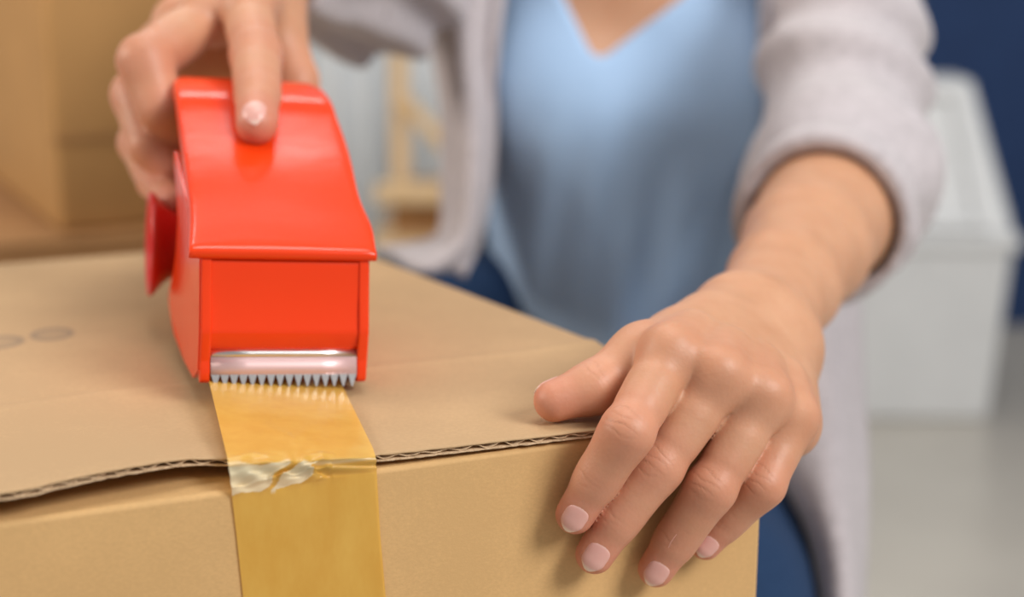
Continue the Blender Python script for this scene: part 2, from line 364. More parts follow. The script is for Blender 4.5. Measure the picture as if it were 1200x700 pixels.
# ================================================================== the carton being taped
SD = np.array([-0.196, 0.300, 0]); SD /= np.linalg.norm(SD)
C1 = FB.copy(); C0 = FA - FD * 0.24; LEN = 0.36
C2 = C1 + SD * LEN; C3 = C0 + SD * LEN
ct = empty('shipping_carton', (0, 0, 0)); tag(ct, 'large brown cardboard carton in the foreground being taped shut', 'box')
T = 0.004; ZB = ZT - 0.001
def quadslab(name, a, b, inn, z0, z1, m=M['card'], bev=.0018):
    return prism(name, [a[:2], b[:2], (b + inn)[:2], (a + inn)[:2]], z0, z1, m, ct, bev)
quadslab('front_panel', C0, C1, -FN * T, 0, ZT)
rn = np.array([-SD[1], SD[0], 0])      # inward from right side
quadslab('side_panel', C1 - FN * T, C2, rn * T, 0, ZT)
quadslab('back_panel', C2 + rn * T, C3, np.array([0, -T, 0]), 0, ZT)
quadslab('side_panel', C3 - rn * 0, C0 - FN * T, -rn * T, 0, ZT)
prism('inner_flap', [(C0 - FN*.002)[:2], (C1 - FN*.002 + rn*.001)[:2], (C1 + SD*.15 + rn*.001)[:2], (C0 + SD*.15)[:2]], ZT - .0045, ZT - .0002, M['card'], ct, .0015)
prism('inner_flap', [(C0 + SD*.17)[:2], (C1 + SD*.17 + rn*.001)[:2], (C2 + rn*.001 - SD*.003)[:2], (C3 - SD*.003)[:2]], ZT - .0045, ZT - .0002, M['card'], ct, .001)
prism('bottom_panel', [(C0 - FN*.004)[:2], (C1 - FN*.004 + rn*.004)[:2], (C2 + rn*.004 - SD*.005)[:2], (C3 - SD*.005)[:2]], .001, .005, M['card'], ct)
# warped top flap: two paper liners with fluting between
edge_px = [(0, 579, .6365), (60, 567, .6365), (120, 554, .637), (165, 546, .637), (205, 540, .6365), (240, 538, .635), (267, 539, .634), (330, 540, .6325),
           (440, 534, .6312), (560, 521, .6308), (690, 506, .6306), (800, 493, .6305)]
E0 = [onz(*e) for e in edge_px]
E0 = [E0[0] - FD * .24 + np.array([0, -.004, -.002]), E0[0] - FD * .1 + np.array([0, -.001, -.001])] + E0 + [np.append((C1 - FN * .0025)[:2], .6305)]
NS = 520
ed = catmull(E0, NS)
# even out spacing
L_ = np.r_[0, np.cumsum(np.linalg.norm(np.diff(ed, axis=0), axis=1))]; u = np.linspace(0, L_[-1], NS)
ed = np.stack([np.interp(u, L_, ed[:, k]) for k in range(3)], 1)
rg = np.random.default_rng(5); jag = np.convolve(rg.normal(size=NS + 8), np.ones(4) / 4, 'valid')[:NS] * .00045
def flap_pt(i, t, dz):
    e = ed[i]; bk = (C0 + (C1 - C0) * (i / (NS - 1))) + SD * (LEN + .002); bk = np.array([bk[0], bk[1], .6302])
    p = e * (1 - t) + bk * t; lift = (e[2] - .6302) * max(0, 1 - t / .30) ** 1.5
    p[2] = .6302 + lift + dz + .0009 * math.exp(-((t - .285) / .010) ** 2) - .0006 * math.exp(-((t - .2) / .06) ** 2)
    return p
ts = np.r_[np.linspace(0, .02, 4)[:-1], np.linspace(.02, .25, 12)[:-1], np.linspace(.25, .32, 16)[:-1], np.linspace(.32, 1, 14)]
fl = empty('top_flap', (0, 0, 0)); fl.parent = ct
def sheet(name, dz, m, jam, th=.0005):
    P = [[flap_pt(i, t, dz) + (SD * jag[(i * jam) % NS] if t == 0 else 0) for i in range(0, NS, 2)] for t in ts]
    return grid(name, P, m, fl, thick=th)
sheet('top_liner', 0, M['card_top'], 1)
sheet('bottom_liner', -.0021, M['card_edge'], 3)
P = []
for t in (.0016, .03):
    P.append([flap_pt(i, t, -.00105 + (.0007 + .0003 * math.sin(i * .11)) * math.sin(i * 0.72 + 1.1 * math.sin(i * .07))) + SD * jag[(i * 7) % NS] * .8 for i in range(NS)])
grid('fluting', P, M['card_edge'], fl, thick=.0004)

# ------------------------------------------------------------------ tape strip
g_d = .541
rows = [(onface(309, 900, .0007), onface(474, 900, .0007), 0), (onface(297, 800, .0007), onface(463, 800, .0007), 0), (onface(285, 700, .0007), onface(452, 700, .0007), 0), (onface(277, 625, .0007), onface(445.5, 625, .0007), 0),
        (onface(272, 583, .0009), onface(441.5, 553, .0009), 1), (onz(268, 545, .6375), onz(440.5, 536, .6325), 2), (onz(265, 531, .6384), onz(437, 525, .6332), 2.2),
        (W(243, 440, .549), W(400, 450, .562), 3), (W(239, 424, .562), W(392, 432, .576), 3.3), (W(237, 405, .578), W(384, 410, .592), 3.6)]
Lc = np.array([r_[0] for r_ in rows]); Rc = np.array([r_[1] for r_ in rows]); tc_ = [r_[2] for r_ in rows]
seg = [6, 6, 6, 10, 40, 10, 20, 5, 5]; LL, RR, TT = [], [], []
for i, k in enumerate(seg):
    for j in range(k + (i == len(seg) - 1)):
        a = j / k; LL.append(Lc[i] * (1 - a) + Lc[i+1] * a); RR.append(Rc[i] * (1 - a) + Rc[i+1] * a); TT.append(tc_[i] * (1 - a) + tc_[i+1] * a)
NX = 90; P = []; pale_glare = []
rgt = np.random.default_rng(3)
def fold(x, c, wd): return max(0.0, 1 - abs(x - c) / wd)
for a, b_, t in zip(LL, RR, TT):
    row = []
    for j in range(NX + 1):
        s = j / NX; p = a * (1 - s) + b_ * s; m_ = 0.0; dsp = 0.0
        if .93 < t < 2.25:
            v = min(1, max(0, (t - 1.0))) if t <= 2 else 1
            e1 = .20 + .20 * v + .022 * math.sin(v * 9) ; e2 = .25 + .24 * v + .014 * math.sin(v * 8 + 1); e3 = .44 + .20 * v + .045 * math.sin(v * 6); am = math.sin(math.pi * min(1, max(0, (t - .93) / 1.25)))
            dsp += am * (.0016 * fold(s, e1, .035) + .0020 * fold(s, e2, .05) - .0012 * fold(s, (e1 + e2) / 2, .025) + .0018 * fold(s, e3, .035)
                         + .0008 * math.sin(s * 34 + v * 5) * (s < .68) + .0010 * fold(s, .56 + .06 * math.sin(v * 7), .04))
            dsp += am * (.0007 * math.sin(v * 11 + s * 12) + .0002 * math.sin(v * 23 - s * 41) * (s < .7) + .0012 * fold(v, .25 + .5 * s, .08) * (s < .66))
            lowb = 1.03 + .05 * math.sin(s * 19) + .006 * math.sin(s * 47)
            if lowb < t < 2.0 + .06 * math.sin(s * 16 + 1) and (s < e1 or e2 < s < e3): m_ = 1.0 if v < .97 else .5  # pale facets: painted glare over cloudy, unstuck tape
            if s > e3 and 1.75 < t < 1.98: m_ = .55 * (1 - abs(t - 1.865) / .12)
        if 2.0 <= t < 2.75 and s < .72:
            for c0_, s0_, a0_ in ((2.16, .16, .0010), (2.30, .48, .0011), (2.12, .62, .0008)):
                dsp += a0_ * fold(t, c0_ + .9 * abs(s - s0_) ** 1.0 * (1 if c0_ > 2.2 else -.4), .055) * max(0, 1 - abs(s - s0_) / .22)
        n_ = FN * .75 + np.array([0, 0, .66]); p = p + n_ * dsp
        row.append(p); pale_glare.append(max(0, m_))
    P.append(row)
tp = grid('tape_strip', P, M['tape'], attrs={'milky_glare': pale_glare})
tag(tp, 'amber packing tape strip running up the box front, wrinkled over the flap edge', 'tape')

# ================================================================== red tape dispenser
yaw, pi_, ro = 0.2903, -0.0105, 0.08
Rm = Matrix.Rotation(yaw, 4, 'Z') @ Matrix.Rotation(pi_, 4, 'X') @ Matrix.Rotation(ro, 4, 'Y')
dp = empty('tape_dispenser', (-0.0835, 0.5255, 0.6388), Rm.to_euler()); tag(dp, 'glossy red plastic tape dispenser with serrated steel blade held over the box', 'tape dispenser')
mm = .001
def plate(name, path, cross, m, th, par=dp, hwf=None, bev=0.0, flk=None):
    """path: (a,u) mm points; cross: list of (w,off) mm; off measured along path normal"""
    pa = np.array(path, float); tg = np.gradient(pa, axis=0); tg /= np.linalg.norm(tg, axis=1)[:, None]; nn = np.stack([-tg[:, 1], tg[:, 0]], 1)
    P = []
    for i in range(len(pa)):
        row = []
        for (cw, off) in cross:
            k = hwf(pa[i, 0], cw) if hwf else 0
            q = pa[i] + nn[i] * off * (flk[i] if flk is not None else 1); row.append(((cw + k) * mm, q[0] * mm, q[1] * mm))
        P.append(row)
    o = grid(name, P, m, par); s = o.modifiers.new('s', 'SOLIDIFY'); s.thickness = th * mm; s.offset = -1 if True else 1
    return o
def sidepoly(name, poly, w0, w1, m, par=dp, bev=.6, flare=None):
    n = len(poly); fl_ = flare or (lambda a, w_: 0)
    V = [((w0 + fl_(a, w0)) * mm, a * mm, u_ * mm) for a, u_ in poly] + [((w1 + fl_(a, w0)) * mm, a * mm, u_ * mm) for a, u_ in poly]
    F = [tuple(range(n)), tuple(range(n, 2 * n))[::-1]] + [((i + 1) % n, i, n + i, n + (i + 1) % n) for i in range(n)]
    o = obj(name, V, F, m, par); bevel(o, bev * mm, 2, 25); return o
def dense(path, n): return catmull(path, n)
lip = [(8.0, 42.4), (6.2, 43.2), (5.2, 45.4), (6.3, 47.2)]
main = [(9.5, 48.4), (35, 58.5), (60, 69), (85, 79), (104, 87), (111, 90.6), (116, 92.6), (124, 94.8), (134, 97), (139, 97), (143, 94), (144.5, 89)]
path = np.vstack([lip, catmull(main, 46)])
def hwf(a, w_):
    k = 0
    if w_ > 20: k += 2.2 * math.exp(-((a - 24) / 13) ** 2) + 2.0 * math.exp(-((a - 82) / 32) ** 2) - 1.5 * max(0, (a - 112) / 24) ** 2
    if w_ > 20 and a > 128: k -= (a - 128) * .45
    if w_ < -20: k -= 2.4 * math.exp(-((a - 5) / 20) ** 2)
    if w_ < -20 and a > 132: k += (a - 132) * .3
    return k * (abs(w_) - 20) / 13 if abs(w_) > 20 else 0
HF = (90, 25)
cross = [(-33, -8), (-33, -5), (-33, -2.6), (-32.5, -1.1), (-31.3, -.25), (-29.5, 0), (-28, 0)] + [(x_, .35 * math.cos(x_ / 28 * 1.57)) for x_ in np.linspace(-24, 24, 9)] + [(28, 0), (29.5, 0), (31.3, -.25), (32.5, -1.1), (33, -2.6), (33, -5), (33, -8)]
o = plate('top_cover', path, cross, M['red'], 1.8, hwf=hwf, flk=[.05, .1, .2, .35, .6, .85] + [1] * 60)
bev_ = o.modifiers.new('b', 'SUBSURF'); bev_.levels = 1; bev_.render_levels = 1
# lower front cover between the cheeks
lowp = np.vstack([[(16, 46.6), (12, 46.4), (10.2, 45.9), (9.6, 45.0), (9.8, 43.6), (9.2, 43.0)], catmull([(8.2, 42.4), (6.9, 36), (5.0, 27), (2.5, 18.3)], 12), [(2.0, 17.0), (2.1, 15.8)], catmull([(2.9, 13), (4.4, 9.4), (6.2, 6)], 5)])
o = plate('front_cover', lowp[::-1], [(x_, 0) for x_ in (-27.2, -26.8, -20, -10, 0, 10, 20, 26.8, 27.2)], M['red'], 1.6)
for s in (-1, 1):
    rail = [(13, 46), (9.5, 45.5), (7.6, 43), (5, 31), (1.2, 18.6), (.9, 16), (2.2, 6), (1.0, 2.5), (1.0, -1.2), (3, -2.6), (6.5, -2), (9, 3), (13, 20)]
    sidepoly('cheek', rail, s * 28.8 - 1.9, s * 28.8 + 1.9, M['red'], bev=.7)
    wall_ = [(4, 2), (3.2, 16), (10, 45), (13, 49), (35, 54), (60, 62), (90, 71), (90, 66), (74, 56), (68, 46), (70, 34), (78, 24), (92, 15), (104, 8), (92, 3), (70, -1), (40, -4.5), (18, -4.8)]
    # side wall as a triangulated plate with flare towards the back
    sidepoly('side_wall', wall_, s * 30.4 - .9, s * 30.4 + .9, M['red'], bev=.5, flare=lambda a, w_: (1 if w_ > 0 else -1) * (4.6 if w_ < 0 else 1.5) * min(1, max(0, (a - 12) / 60)) ** 1.0 * (1 if a < 200 else 0) * .8)
# spine under the cover closing the back
o = plate('rear_shell', catmull([(144, 90), (150, 76), (153, 58), (151, 38)], 14), [(x_, 0) for x_ in np.linspace(-26, 26, 9)], M['red'], 2)
# steel blade
V, Fc = [], []
n = 16; x0, x1 = -26.8, 26.8; pit = (x1 - x0) / n
bl = empty('blade'); bl.parent = dp
o = plate('blade_fold', [(6.2, 10.2), (3.6, 9.9), (2.6, 9.2), (2.2, 7.6)][::-1], [(x_, 0) for x_ in np.linspace(x0, x1, 5)], M['steel'], .5, par=bl)
M['steelp'] = mat('rosy_steel', (0.72, 0.50, 0.50), 0.42, Metallic=0.35)
o = plate('blade_face', [(2.3, 7.6), (1.2, 3.8), (.4, 1.1)][::-1], [(x_, 0) for x_ in np.linspace(x0, x1, 5)], M['steelp'], .5, par=bl)
for i in range(n):
    a = x0 + i * pit; m_ = a + pit / 2; V = []
    for (xx, aa, uu) in ((a + .1, .4, 1.3), (a + pit - .1, .4, 1.3), (m_ + .25, -.75, -3.0), (m_ - .25, -.75, -3.0)):
        V.append((xx * mm, aa * mm, uu * mm))
    V += [(v_[0], v_[1] + .5 * mm, v_[2] + .1 * mm) for v_ in V]
    obj('tooth', V, [(0,1,2,3),(7,6,5,4),(0,3,7,4),(1,0,4,5),(2,1,5,6),(3,2,6,7)], M['steel'], bl)
# spool side: hub drum and flange rim
def lathe_w(name, prof, cen, m, par=dp, n=64):   # prof (w, r) mm rotated about the w axis
    V = []; F = []
    for k in range(n):
        t = 2 * math.pi * k / n
        for (w_, r_) in prof: V.append((w_ * mm, (cen[0] + r_ * math.cos(t)) * mm, (cen[1] + r_ * math.sin(t)) * mm))
    c = len(prof)
    for k in range(n):
        for j in range(c - 1): F.append((k*c+j, k*c+j+1, ((k+1)%n)*c+j+1, ((k+1)%n)*c+j))
    return obj(name, V, F, m, par, smooth=True)
HC = (112, 37.5)
for s in (-1,):
    pr = [(s*24.5, 13), (s*33, 14), (s*37, 17), (s*40.4, 21), (s*41.8, 22.3), (s*43.0, 21.8), (s*42.2, 20), (s*38.5, 15), (s*35, 12), (s*24.5, 11)]
    o = lathe_w('spool_flange', pr, (112, 28), M['reddark'])
lathe_w('spool_axle', [(-25, 0), (-25, 20), (25, 20), (25, 0)], HC, M['reddark'])
rl = lathe_w('tape_roll', [(-24, 39.5), (-23.8, 40), (23.8, 40), (24, 39.5), (24, 25), (-24, 25), (-24, 39.5)], HC, M['amber_roll'], par=None)
rl.matrix_world = Matrix.Translation(dp.location) @ Rm; tag(rl, 'roll of amber packing tape loaded inside the red dispenser', 'tape roll')
lathe_w('core', [(-24, 25), (24, 25), (24, 20.6), (-24, 20.6), (-24, 25)], HC, M['paper'], par=rl)
#PART3
# ================================================================== person
person = empty('person', (0.10, 1.25, 0.0)); tag(person, 'seated person in light blue top and grey cardigan pressing on the box', 'person')
POFF = np.array([0.10, 1.25, 0.0])
def vsub(V): return V - POFF
# --- left hand (on the box corner): joint centres, radii (m)
def J(px, py, d): return W(px, py, d)
LH = dict(
 index=[(J(785, 417, .524), .0104), (onface(735, 506, .0180), .0083), (onface(699, 563, .0118), .0075), (onface(674, 603, .0086), .0068)],
 middle=[(J(842, 443, .522), .0106), (onface(770, 547, .0125), .0083), (onface(724, 609, .0102), .0075), (onface(697, 650, .0084), .0068)],
 ring=[(J(894, 468, .527), .0102), (onface(833, 572, .0180), .0080), (onface(792, 633, .0112), .0072), (onface(769, 667, .0080), .0065)],
 pinky=[(J(928, 492, .540), .0094), (onface(893, 568, .0180), .0073), (onface(850, 612, .0095), .0063), (onface(827, 638, .0072), .0057)],
 thumb=[(J(830, 392, .580), .0120), (onz(752, 417, .650), .0102), (onz(695, 455, .6420), .0090), (onz(650, 470, .6388), .0074)])
LWR = J(888, 384, .610); LEL = J(985, 222, .86)
def capd(h, k): return h[k]
def make_hand(H, wrist, elbow, rw, palm_dir, spread, webk=.010, relb=.034, wr_mid=None):
    """palm_dir: unit vector from the back of the hand into the palm. returns the distance function"""
    pd = np.asarray(palm_dir, float); pd /= np.linalg.norm(pd)
    names = ['index', 'middle', 'ring', 'pinky']; mc = [H[n][0][0] for n in names]
    fw = (mc[1] + mc[2]) / 2 - wrist; fw /= np.linalg.norm(fw); across = mc[0] - mc[3]; across -= fw * (across @ fw); across /= np.linalg.norm(across)
    carp = [wrist + fw * .014 + across * o_ * spread for o_ in (1.0, .35, -.35, -1.0)]
    fore = elbow - wrist
    def palm(p):
        d = None
        for c, n, rr in zip(carp, names, (.0115, .0118, .0112, .0105)):
            m = H[n][0][0]; r1 = H[n][0][1]
            x = smin(cap(p, c, m, rr, r1 * .94), cap(p, c + pd * .008, m + pd * .008 - fw * .004, rr * .95, r1 * .85), .006)
            d = x if d is None else smin(d, x, .012)
        th = H['thumb']
        x = cap(p, wrist + fw * .012 + across * spread * .9 + pd * .006, th[0][0], .0125, th[0][1])
        d = smin(d, x, .014)
        x = cap(p, th[0][0], th[1][0], th[0][1], th[1][1]); d = smin(d, x, .012)
        x = cap(p, (th[0][0] + th[1][0]) / 2 + pd * .003, (mc[0] + carp[0]) / 2 + pd * .007, .0095, .0100); d = smin(d, x, .014)   # first web
        x = cap(p, carp[3] + pd * .009, mc[3] + pd * .010 - fw * .012, .0115, .0095); d = smin(d, x, .012)
        a_, b_ = wrist, elbow
        x = None
        for u0, u1 in ((0, .25), (.25, .5), (.5, .75), (.75, 1.0)):
            rr_ = lambda u_: rw * 1.06 + (relb * 1.02 - rw * 1.06) * (3 * min(1, u_ / .85) ** 2 - 2 * min(1, u_ / .85) ** 3)
            sp_ = lambda u_: spread * .45 * (1 - u_)
            for sg in (-1, 1):
                y_ = cap(p, wrist + fore * u0 + across * sg * sp_(u0), wrist + fore * u1 + across * sg * sp_(u1), rr_(u0), rr_(u1))
                x = y_ if x is None else smin(x, y_, .008)
        d = smin(d, x, .022)
        # tendons & knuckles
        for c, n in zip(carp, names):
            m, r1 = H[n][0]
            d = smin(d, cap(p, c * .35 + m * .65 - pd * .0105, m - pd * (r1 * .50) + fw * .001, .0016, r1 * .56), .009)
        return d
    def finger(p, n):
        Jn = H[n]; d = cap(p, Jn[0][0], Jn[1][0], Jn[0][1] * .90, Jn[1][1] * .97)
        for k in (1, 2):
            d = smin(d, cap(p, Jn[k][0], Jn[k+1][0], Jn[k][1], Jn[k+1][1]), .0035)
        # mid-phalanx fullness and joint bumps
        up = -pd if n != 'thumb' else None
        for k in (1, 2):
            a_, b_ = Jn[k-1][0], Jn[k][0]
            d = smin(d, cap(p, a_ * .55 + b_ * .45, a_ * .3 + b_ * .7, Jn[k][1] * 1.0, Jn[k][1] * .96), .004)
        d = smin(d, cap(p, Jn[1][0], Jn[1][0] * .9 + Jn[2][0] * .1, Jn[1][1] * 1.045, Jn[1][1] * 1.02), .004)
        return d
    def f(p):
        out = np.full(len(p), 1e3)
        pm = palm(p)
        fs = {n: finger(p, n) for n in names}
        th = H['thumb']; t = cap(p, th[1][0], th[2][0], th[1][1], th[2][1]); t = smin(t, cap(p, th[2][0], th[3][0], th[2][1], th[3][1]), .004)
        res = smin(pm, t, .008)
        for n in names: res = np.minimum(res, smin(pm, fs[n], .005))
        for a_, b_ in (('index', 'middle'), ('middle', 'ring'), ('ring', 'pinky')):
            # web between neighbouring fingers near the knuckles
            m = (H[a_][0][0] + H[b_][0][0]) / 2; k_ = np.clip(1 - np.linalg.norm(p - m - fw * .000, axis=1) / .022, 0, 1) * .006 + .0006
            res = np.minimum(res, smin(fs[a_], fs[b_], k_))
        return res
    return f, fw, across
def skin_attrs(V, H, pd):
    red = np.zeros(len(V)); cr = np.zeros(len(V)); pd = np.asarray(pd, float) / np.linalg.norm(pd)
    for n, Jn in H.items():
        for k, (c, r_) in enumerate(Jn):
            dd = np.linalg.norm(V - c, axis=1)
            amp = {0: .25, 1: .50, 2: .48, 3: .85}[k] if n != 'thumb' else {0: 0, 1: .1, 2: .35, 3: .6}[k]
            red = np.maximum(red, amp * np.clip(1.25 - dd / (r_ * 2.3), 0, 1))
        for k, R_ in (((1, 1.0), (2, .6)) if n != 'thumb' else ((2, .8),)):
            c, r_ = Jn[k]; ax = Jn[min(k+1, 3)][0] - Jn[k-1][0]; ax /= np.linalg.norm(ax)
            x = V - c; t = x @ ax; dors = -(x @ pd) / r_; side = np.linalg.norm(np.cross(x, ax) , axis=1) 
            lat = np.cross(ax, pd); lat /= np.linalg.norm(lat); l = (x @ lat) / r_
            g = np.zeros(len(V))
            offs = (-.0036, -.0012, .0012, .0034) if k == 1 else (-.0014, .0010)
            for q, o_ in enumerate(offs):
                bow = o_ * (1.35 - .9 * l ** 2) + .0005 * np.sin(l * 5 + q * 2)
                g = np.maximum(g, np.exp(-((t - bow) / .00045) ** 2) * np.clip(1.15 - np.abs(l) * 1.1, 0, 1) * (.9 - .2 * (q % 2)))
            g *= (np.linalg.norm(x, axis=1) < r_ * 1.5) * (dors > .35) * np.clip((dors - .35) * 4, 0, 1) * (np.abs(t) < .009)
            cr = np.maximum(cr, g * R_ * .55)
    return red, cr
bodyV, bodyQ, bred, bcr = [], [], [], []
def add_body(V, Q, red=None, cr=None):
    o_ = sum(len(v) for v in bodyV); bodyV.append(V); bodyQ.append(Q + o_)
    bred.append(np.zeros(len(V)) if red is None else red); bcr.append(np.zeros(len(V)) if cr is None else cr)

PDL = np.array([0.03, 0.50, -0.86]); 
fL, fwL, acL = make_hand(LH, LWR, LEL, .0165, PDL, .0115, relb=.0335)
allp = np.array([q[0] for v in LH.values() for q in v] + [LWR, LEL]); 
V, Q = surface_nets(fL, allp.min(0) - .045, allp.max(0) + .045, .0009)
add_body(V, Q, *skin_attrs(V, LH, PDL))

RH = dict(
 index=[(J(290, 12, .682), .0120), (J(300, 64, .650), .0103), (J(302, 112, .623), .0092), (J(301, 145, .6045), .0085)],
 middle=[(J(243, 20, .690), .0122), (J(170, 72, .655), .0110), (J(188, 128, .652), .0096), (J(212, 165, .668), .0082)],
 ring=[(J(208, 28, .715), .0114), (J(160, 112, .680), .0104), (J(176, 172, .662), .0092), (J(202, 198, .660), .0080)],
 pinky=[(J(186, 56, .740), .0104), (J(164, 168, .700), .0090), (J(183, 214, .672), .0080), (J(205, 238, .645), .0070)],
 thumb=[(J(318, -30, .735), .0150), (J(322, 30, .722), .0135), (J(347, 95, .714), .0105), (J(356, 135, .710), .0090)])
RWR = J(318, -72, .765); REL = J(440, -40, .985)
PDR = np.array([0.05, 0.55, -0.83])
fR0, fwR, acR = make_hand(RH, RWR, REL, .0185, PDR, .0125, relb=.036)
HEEL = (J(232, 74, .765), J(322, 62, .765))
fR = lambda p: smin(fR0(p), cap(p, HEEL[0], HEEL[1], .020, .018), .016)
allp = np.array([q[0] for v in RH.values() for q in v] + [RWR, REL])
V, Q = surface_nets(fR, allp.min(0) - .045, allp.max(0) + .045, .0011)
add_body(V, Q, *skin_attrs(V, RH, PDR))

# --- torso, neck, shoulders, upper arms
LSH = J(985, -135, 1.09); RSH = J(500, -130, 1.14); TX = .092
def torso(p):
    d = ell(p, (TX, 1.155, .70), (.122, .092, .19)); d = smin(d, ell(p, (TX + .005, 1.185, .57), (.108, .088, .15)), .05)
    d = smin(d, ell(p, (TX + .005, 1.25, .475), (.155, .115, .10)), .05)
    d = smin(d, cap(p, (LSH[0] - .03, 1.165, .842), (TX, 1.16, .862), .042, .05), .04); d = smin(d, cap(p, (RSH[0] + .03, 1.165, .842), (TX, 1.16, .862), .042, .05), .04)
    for x in (-.052, .052): d = smin(d, ell(p, (TX + x, 1.088, .675), (.052, .045, .05)), .03)
    d = smin(d, cap(p, (TX, 1.165, .86), (TX, 1.14, .97), .05, .047), .03)
    return d
def arms(p, g=0.0, gl=0.0):
    a = smin(cap(p, LSH, LEL, .046 + g, .037 + g), cap(p, LEL, LEL * .8 + LWR * .2, .037 + g, .035 + g), .02)
    b_ = smin(cap(p, RSH, REL, .046 + g, .038 + g), cap(p, REL, REL * .7 + RWR * .3, .038 + g, .036 + g), .02)
    return np.minimum(a, b_)
legsJ = dict(L=[np.array([.165, 1.22, .445]), np.array([.100, .75, .430]), np.array([.11, .84, .07])],
             R=[np.array([.02, 1.22, .475]), np.array([-.135, 1.02, .485]), np.array([-.14, 1.02, .07])])
def feet(p):
    d = None
    for k in legsJ.values():
        x = cap(p, k[2], k[2] + [0, -.15, -.035], .034, .024); x = smin(x, cap(p, k[2] + [0, 0, .12], k[2] + [0, .01, -.03], .036, .030), .02)
        d = x if d is None else np.minimum(d, x)
    return d
fT = lambda p: np.minimum(smin(torso(p), arms(p), .03), feet(p))
V, Q = surface_nets(fT, (-.35, .60, 0.0), (.45, 1.45, 1.03), .007)
add_body(V, Q)
BV = vsub(np.concatenate(bodyV)); BQ = np.concatenate(bodyQ)
body = fastmesh('body', BV, BQ, M['skin'], person, {'red': np.concatenate(bred), 'crease': np.concatenate(bcr)})

# --- fingernails projected on the finger tips
def nail(f, tip, prev, r_, updir, wid, length, fwd=0.0):
    ax = tip - prev; ax /= np.linalg.norm(ax); up = np.asarray(updir, float); up -= ax * (up @ ax); up /= np.linalg.norm(up); lat = np.cross(ax, up)
    P, tipa, tg_ = [], [], []; nu, nv = 15, 17
    for iv in range(nv):
        v_ = iv / (nv - 1)
        for iu in range(nu):
            u_ = iu / (nu - 1) * 2 - 1
            wv = (1 - max(0, (v_ - .66) / .34) ** 2.2 * .40) * (1 - max(0, (.38 - v_) / .38) ** 2.2 * .48)
            yv = v_ + (u_ ** 2) * (-.13 if v_ > .5 else .12) * abs(v_ - .5) * 2
            al = (yv - .5) * length + fwd; th_ = u_ * wid / 2 * wv / r_; ph_ = max(0, al) / r_ ; base = tip + ax * min(al, 0)
            q_ = (up * math.cos(th_) + lat * math.sin(th_)) * math.cos(ph_) + ax * math.sin(ph_)
            P.append(base + q_ * r_ * 1.5); tg_.append(-q_); tipa.append(v_)
    P = np.array(P); tg_ = np.array(tg_)
    for _ in range(12): P = P + tg_ * f(P)[:, None]
    g = P.reshape(nv, nu, 3).copy()
    for iv in range(nv):
        for iu in range(nu):
            u_ = iu / (nu - 1) * 2 - 1; v_ = iv / (nv - 1); e_ = max(abs(u_) ** 4, (1 - v_) ** 6)
            g[iv, iu] -= tg_[iv * nu + iu] * (.00042 * (1 - e_) - .0003 * e_) 
    o = grid('fingernail', vsub(g.reshape(-1, 3)).reshape(nv, nu, 3), M['nail'], person, attrs={'tip': tipa})
    s_ = o.modifiers.new('s', 'SOLIDIFY'); s_.thickness = .0005; s_.offset = -1
    return o
upL = np.array([0.02, -.94, .32])
for n, wd, ln in (('index', .0102, .0118), ('middle', .0106, .0122), ('ring', .0099, .0115), ('pinky', .0084, .0098)):
    nail(fL, LH[n][3][0], LH[n][2][0], LH[n][3][1], upL, wd, ln, -.0006)
nail(fL, LH['thumb'][3][0], LH['thumb'][2][0], LH['thumb'][3][1], np.array([-.15, .75, .62]), .0105, .012, .000)
nail(fR, RH['index'][3][0], RH['index'][2][0], RH['index'][3][1], np.array([0.02, -.86, .50]), .0125, .0140, .0026)

# --- blue top, cardigan, jeans as cloth shells
def vcut(p):    # neckline: V in the front plane, signed distance (<0 inside the cut-out)
    b0 = J(700, 76, 1.03); x, z = p[:, 0] - b0[0], p[:, 2] - b0[2]
    a1 = J(662, 0, 1.06) - b0; a2 = J(792, 0, 1.06) - b0
    n1 = np.array([-a1[2], a1[0]]); n1 /= np.linalg.norm(n1); n2 = np.array([a2[2], -a2[0]]); n2 /= np.linalg.norm(n2)
    return smax(x * n1[0] + z * n1[1], x * n2[0] + z * n2[1], .012)
def topf(p):
    o = torso(p) - .007
    o = smin(o, cap(p, (TX - .045, 1.10, .66), (TX - .02, 1.12, .50), .050, .05) , .05); o = smin(o, cap(p, (TX + .045, 1.10, .66), (TX + .02, 1.12, .50), .050, .05), .05)
    ph = p[:, 0] * 95 + 6 * (p[:, 2] - .6) * np.sign(.3)
    fold_ = (.0022 * np.sin(ph + 1.5 * np.sin(p[:, 2] * 14)) + .0014 * np.sin(p[:, 0] * 190 - p[:, 2] * 25)) * np.clip((.70 - p[:, 2]) / .15, 0, 1)
    o = o - fold_
    sh = o
    sh = np.maximum(sh, np.where(p[:, 1] < 1.15, -vcut(p), -1))
    sh = np.maximum(sh, p[:, 2] - .86); return np.maximum(sh, .47 - p[:, 2])
V, Q = surface_nets(topf, (-.15, .96, .45), (.33, 1.42, .90), .0045)
fastmesh('camisole_top', vsub(V), Q, M['blue_silk'], person)

